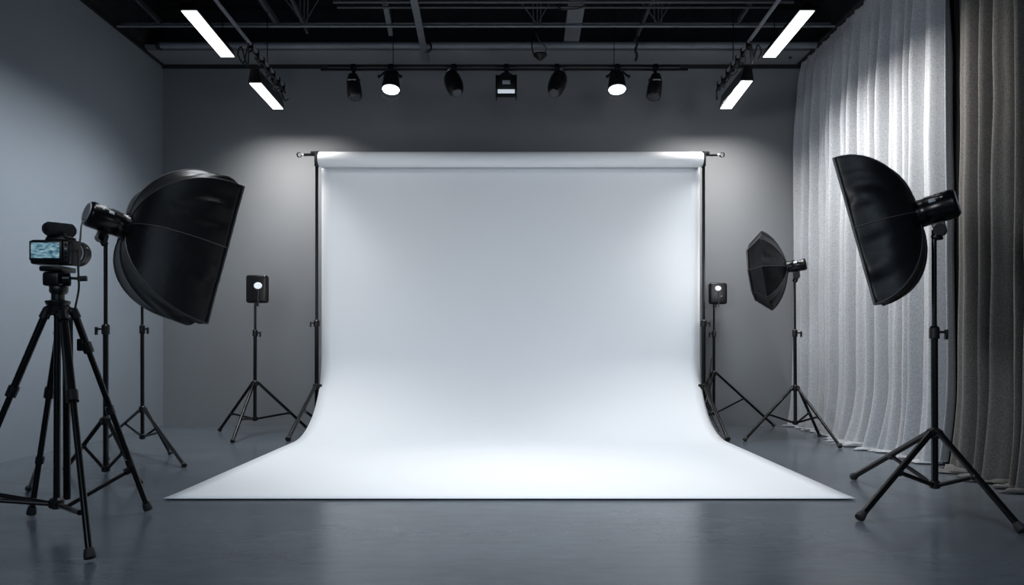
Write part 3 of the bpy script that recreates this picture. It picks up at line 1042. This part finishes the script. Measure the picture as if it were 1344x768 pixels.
for k, (dx, dz) in enumerate(((0.012, 0.03), (0.012, 0.012), (0.012, -0.006), (0.012, -0.024))):
    MB().tube((xb - dx, Yb + 0.004, czm + dz), (xb - dx, Yb - 0.003, czm + dz), 0.005, n=12).build('button', 'gmetal' if k == 1 else 'black', cam)
lx, lz = -2.012, P(0, 331, 3.1).z
lp = [(0, 0.044), (0.02, 0.044), (0.022, 0.049), (0.06, 0.049), (0.062, 0.053), (0.066, 0.053), (0.068, 0.050), (0.10, 0.052), (0.103, 0.055), (0.145, 0.058), (0.145, 0.052)]
ln = MB().lathe((lx, Yb + 0.078, lz), (0, 1, 0), lp, n=40).build('lens', 'plastic', cam)
MB().lathe((lx, Yb + 0.2235, lz), (0, 1, 0), [(0, 0.05), (0.002, 0.048)], n=32).build('front_glass', 'glass', ln)
for zz in (0.03, 0.085, 0.12):
    rr = 0.0505 if zz < 0.05 else (0.0525 if zz < 0.1 else 0.0572)
    MB().lathe((lx, Yb + 0.078 + zz, lz), (0, 1, 0), [(0, rr - .004), (0, rr), (0.010, rr), (0.010, rr - .004)], n=40, cap=False).build('lens_ring', 'gmetal' if zz == 0.085 else 'black', ln)
MB().tube((xb - 0.016, Yb + 0.05, zt - 0.004), (xb - 0.016, Yb + 0.05, zt + 0.012), 0.014).build('mode_dial', 'black', cam)
MB().box((cxm + 0.028, Yb + 0.05, zt + 0.032), (0.04, 0.045, 0.008), bevel=0.002).build('hot_shoe', 'black', cam)

mic = thing('camera_microphone', 'fuzzy black microphone mounted on top of the video camera', 'microphone', (cxm + 0.03, Yb + 0.05, zt + 0.036))
m0 = P(59, 300, 2.93)
m1 = P(97, 303.5, 3.06)
dm = m1 - m0
Lm = dm.length
MB().lathe(m0, dm, [(0, 0.012), (0.004, 0.024), (0.016, 0.031), (Lm * 0.5, 0.031), (Lm * 0.55, 0.029), (Lm * 0.6, 0.031), (Lm - 0.015, 0.031), (Lm - 0.004, 0.022), (Lm, 0.010)], n=28).build('foam_windscreen', 'foam', mic)
MB().lathe(m0 - dm.normalized() * 0.002, dm, [(0, 0.008), (0.004, 0.019)], n=20).build('end_cap', 'plastic', mic)
cm = (m0 + m1) / 2
MB().spline([cm + Vector((-0.02, 0, -0.03)), cm + Vector((0, 0, -0.04)), cm + Vector((0.02, 0, -0.03))], 0.007).build('cradle', 'chrome', mic)
MB().tube(cm + Vector((0, 0, -0.036)), Vector((cm.x, cm.y, zt + 0.036)), 0.008).build('shoe_mount', 'black', mic)

o = MB().spline([P(114, 287, b1.y - 0.06), P(109, 289, 4.05), P(106.5, 299, 3.8), P(105.5, 312, 3.4), P(103, 330, 2.99), P(102.5, 345, 2.93), P(103, 360, 2.92), P(103.5, 378, 2.93),
                 P(101, 393, 2.96), P(98.5, 405, 2.99)], 0.0042).build('sync_cable', 'rubber')
tag(o, 'thin black cable from the left flash head down past the video camera', 'cable')


# ---------------------------------------------------------------- curtains
def curtain(name, label, m, y0, y1, xbase, amp, wl, seed, zt, flare, pool, back=None):
    rnd = random.Random(seed)
    # irregular fold phase along the length
    NY = int((y1 - y0) / 0.0085)
    ph = 0.0
    cols = []
    for i in range(NY + 1):
        y = y0 + (y1 - y0) * i / NY
        w = wl * (1 + 0.42 * mnoise.noise(Vector((y * 3.1, seed, 0))))
        ph += 2 * PI * ((y1 - y0) / NY) / w
        cols.append((y, ph, 0.75 + 0.5 * mnoise.noise(Vector((y * 2.3, seed + 5, 1))) + 0.15))
    levels = [zt, zt - 0.015, zt - 0.05, zt - 0.10, zt - 0.2, zt - 0.4]
    z = zt - 0.4
    while z > 0.62:
        z -= 0.12
        levels.append(z)
    lo = [0.54, 0.46, 0.39, 0.33, 0.27, 0.22, 0.17, 0.13, 0.09, 0.06, 0.035, 0.018]
    levels += [l for l in lo if l < z - 0.02]
    rows = []

    def fold(ph, sharp):
        c = math.sin(ph)
        return (abs(c) ** sharp) * (1 if c > 0 else -1)
    for z in levels:
        f = 1 - z / zt
        row = []
        for (y, p, am) in cols:
            # gathered heading: finer pleats at the very top
            top = max(0, 1 - (zt - z) / 0.35)
            a = amp * am * (0.14 + 0.36 * min(1, (zt - z) / 0.16) + 0.50 * min(1, (zt - z) / 0.8)) * (1 + 0.25 * f)
            drift = 0.5 * mnoise.noise(Vector((y * 1.7, z * 0.55, seed)))
            fx = fold(p + drift * f * 1.4, 0.85)
            x = xbase + a * fx + 0.007 * top * math.sin(p * 2.0) + a * 0.30 * math.sin(p * 2.37 + seed + drift) * min(1, (zt - z) / 0.5)
            if back and y > back:
                q = min(1, (y - back) / 0.05)
                x = x * (1 - q) + (2.972 + 0.004 * math.sin(p)) * q
            x += 0.010 * mnoise.noise(Vector((y * 9, z * 2.0, seed + 2)))
            lowf = max(0, 1 - z / 0.55)
            fl = flare(y)
            x -= fl * lowf ** 2.0 * (0.55 + 0.45 * (0.5 + 0.5 * math.sin(p + 0.6)) + 0.25 * mnoise.noise(Vector((y * 4, 3, seed))))
            yy = y + 0.02 * f * math.sin(p * 0.5 + seed) + 0.05 * lowf ** 2 * mnoise.noise(Vector((y * 3, 9, seed)))
            row.append((x, yy, z))
        rows.append(row)
    # cloth pooling on the floor
    for k in range(1, 7):
        row = []
        for i, (y, p, am) in enumerate(cols):
            bx, by, bz = rows[len(levels) - 1][i]
            d = pool(y) * (k / 6) * (0.8 + 0.5 * mnoise.noise(Vector((y * 3.3, seed, 4))))
            lump = 0.026 * abs(mnoise.noise(Vector((y * 8, k * 0.55, seed)))) * 2.0 * (1 - 0.5 * k / 6)
            row.append((bx - d, by + 0.03 * mnoise.noise(Vector((y * 5, k * 0.5, seed + 8))), 0.007 + lump * (0.3 if k == 6 else 1)))
        rows.append(row)
    o = MB().grid(rows).build(name, m, None, 180)
    so = o.modifiers.new('thick', 'SOLIDIFY')
    so.thickness = 0.004
    so.offset = 0
    tag(o, label, 'curtain')
    return o


curtain('curtain', 'light grey full-height curtain along the right wall', 'curtain', 4.60, 6.86, 2.905, 0.072, 0.150, 3, H - 0.005,
        lambda y: 0.05 + 0.11 * math.exp(-((y - 5.45) / 0.55) ** 2), lambda y: 0.05 + 0.07 * math.exp(-((y - 5.6) / 0.5) ** 2))
curtain('curtain', 'dark brown grey full-height curtain at the right edge of the photo', 'curtain_dark', 2.7, 4.43, 2.91, 0.078, 0.150, 11, H - 0.005,
        lambda y: 0.07, lambda y: 0.13)
curtain('curtain', 'narrow black strip standing in for the shaded gap between the light and the dark curtain', 'gap_shade', 4.26, 4.90, 3.035, 0.012, 0.14, 5, H - 0.005,
        lambda y: 0.0, lambda y: 0.0)  # strip added so the gap between the curtains reads as dark
o = MB().box((2.92, (2.7 + 6.87) / 2, H + 0.008), (0.12, 6.87 - 2.7, 0.02)).build('curtain_rail', 'trim')
tag(o, 'dark curtain rail along the top of both curtains', 'curtain rail')


# ---------------------------------------------------------------- lights
def area(name, loc, target, sx, sy, power, col=(1, 1, 1), spread=180):
    l = bpy.data.lights.new(name, 'AREA')
    l.shape = 'RECTANGLE'
    l.size, l.size_y = sx, sy
    l.energy = power
    l.color = col
    l.spread = math.radians(spread)
    o = bpy.data.objects.new(name, l)
    COL.objects.link(o)
    o.location = loc
    d = Vector(target) - Vector(loc)
    o.rotation_euler = d.to_track_quat('-Z', 'Y').to_euler()
    return o


def area_axes(name, loc, d, updir, sx, sy, power, col=(1, 1, 1), spread=180):
    o = area(name, loc, Vector(loc) + Vector(d), sx, sy, power, col, spread)
    z = -Vector(d).normalized()
    x = Vector(updir).cross(z).normalized()
    y = z.cross(x)
    o.rotation_euler = Matrix((x, y, z)).transposed().to_euler()
    return o


def spot(name, loc, target, power, angle, blend, col=(1, 1, 1), size=0.05):
    l = bpy.data.lights.new(name, 'SPOT')
    l.energy = power
    l.spot_size = math.radians(angle)
    l.spot_blend = blend
    l.color = col
    l.shadow_soft_size = size
    o = bpy.data.objects.new(name, l)
    COL.objects.link(o)
    o.location = loc
    d = Vector(target) - Vector(loc)
    o.rotation_euler = d.to_track_quat('-Z', 'Y').to_euler()
    return o


COOL = (0.90, 0.95, 1.0)
WARM = (1.0, 0.955, 0.90)
# linear panels
for i, (c, axx, ayy) in enumerate(LL):
    near = i in (0, 2)
    area_axes('panel_lamp', c - Vector((0, 0, 0.012)), (0, 0, -1), ayy, 0.10, 0.8 if near else 0.55, 8 if near else 4, COOL, 100)
# wall washers from the rails
area_axes('curtain_wash', (1.97, 5.25, 3.04), (1, 0.05, -1.22), (0, 1, 0), 0.02, 2.3, 30, (1.0, 0.965, 0.92), 100)
area_axes('left_wall_wash', (-2.1, 4.6, 2.98), (-1, 0, -1.25), (0, 1, 0), 0.05, 2.6, 16, COOL, 90)
for x in (-2.15, 1.95):
    area_axes('back_wall_wash', (x, 6.25, 3.02), (0, 1, -1.5), (1, 0, 0), 0.04, 0.75, 7.5, WARM, 100)
for sg in (-1, 1):
    area('backdrop_fill', (sg * 2.0, 5.3, 3.0), (sg * 0.7, 6.4, 1.9), 0.3, 0.1, 1.2, (1.0, 0.985, 0.97), 110)  # added light for the upper corners of the paper, no fixture on the rails
# lit track spots
for (c, d) in (S1, S2):
    spot('track_lamp', c + d * 0.03, c + Vector((0, -0.55, -1)) * 2, 40, 75, 0.8, COOL, 0.07)
# softboxes
for sb, w, h, pw in ((SBX[0], 0.58, 0.95, 4.5), (SBX[1], 0.5, 0.78, 3), (SBX[2], 0.42, 0.42, 1.5)):
    area_axes('softbox_lamp', sb['ce'] + sb['a'] * 0.012, sb['a'], sb['u'], w, h, pw, (1, 1, 1))
# broad overhead light added to brighten the paper on the floor, no fixture
area('overhead_fill', (0, 3.9, 3.6), (0, 4.1, 0), 2.4, 1.0, 19, (0.97, 0.985, 1.0), 78)
# unseen fill added behind the camera to lift the whole room
area('room_fill', (0, -1.5, 3.3), (0, 3.4, 0.0), 4, 1.5, 20, (0.68, 0.84, 1.0), 84)
area('side_fill', (-2.4, 0.8, 2.3), (2.9, 5.4, 0.9), 1.0, 1.0, 12, COOL, 68)  # unseen fill added from the left to brighten the lower curtain

w = bpy.data.worlds.new('World')
scene.world = w
w.use_nodes = True
bg = w.node_tree.nodes['Background']
bg.inputs['Color'].default_value = (0.45, 0.64, 0.9, 1)
bg.inputs['Strength'].default_value = 0.3

# ---------------------------------------------------------------- camera
cd = bpy.data.cameras.new('Camera')
cd.sensor_width = 36
cd.lens = 24.0
cd.shift_y = (CY - 384) / 1344
cd.clip_start = 0.05
co = bpy.data.objects.new('Camera', cd)
COL.objects.link(co)
co.location = (0, 0, EYE)
co.rotation_euler = (PI / 2, 0, 0)
scene.camera = co
scene.view_settings.view_transform = 'Standard'
scene.view_settings.look = 'None'
scene.view_settings.exposure = 0.35
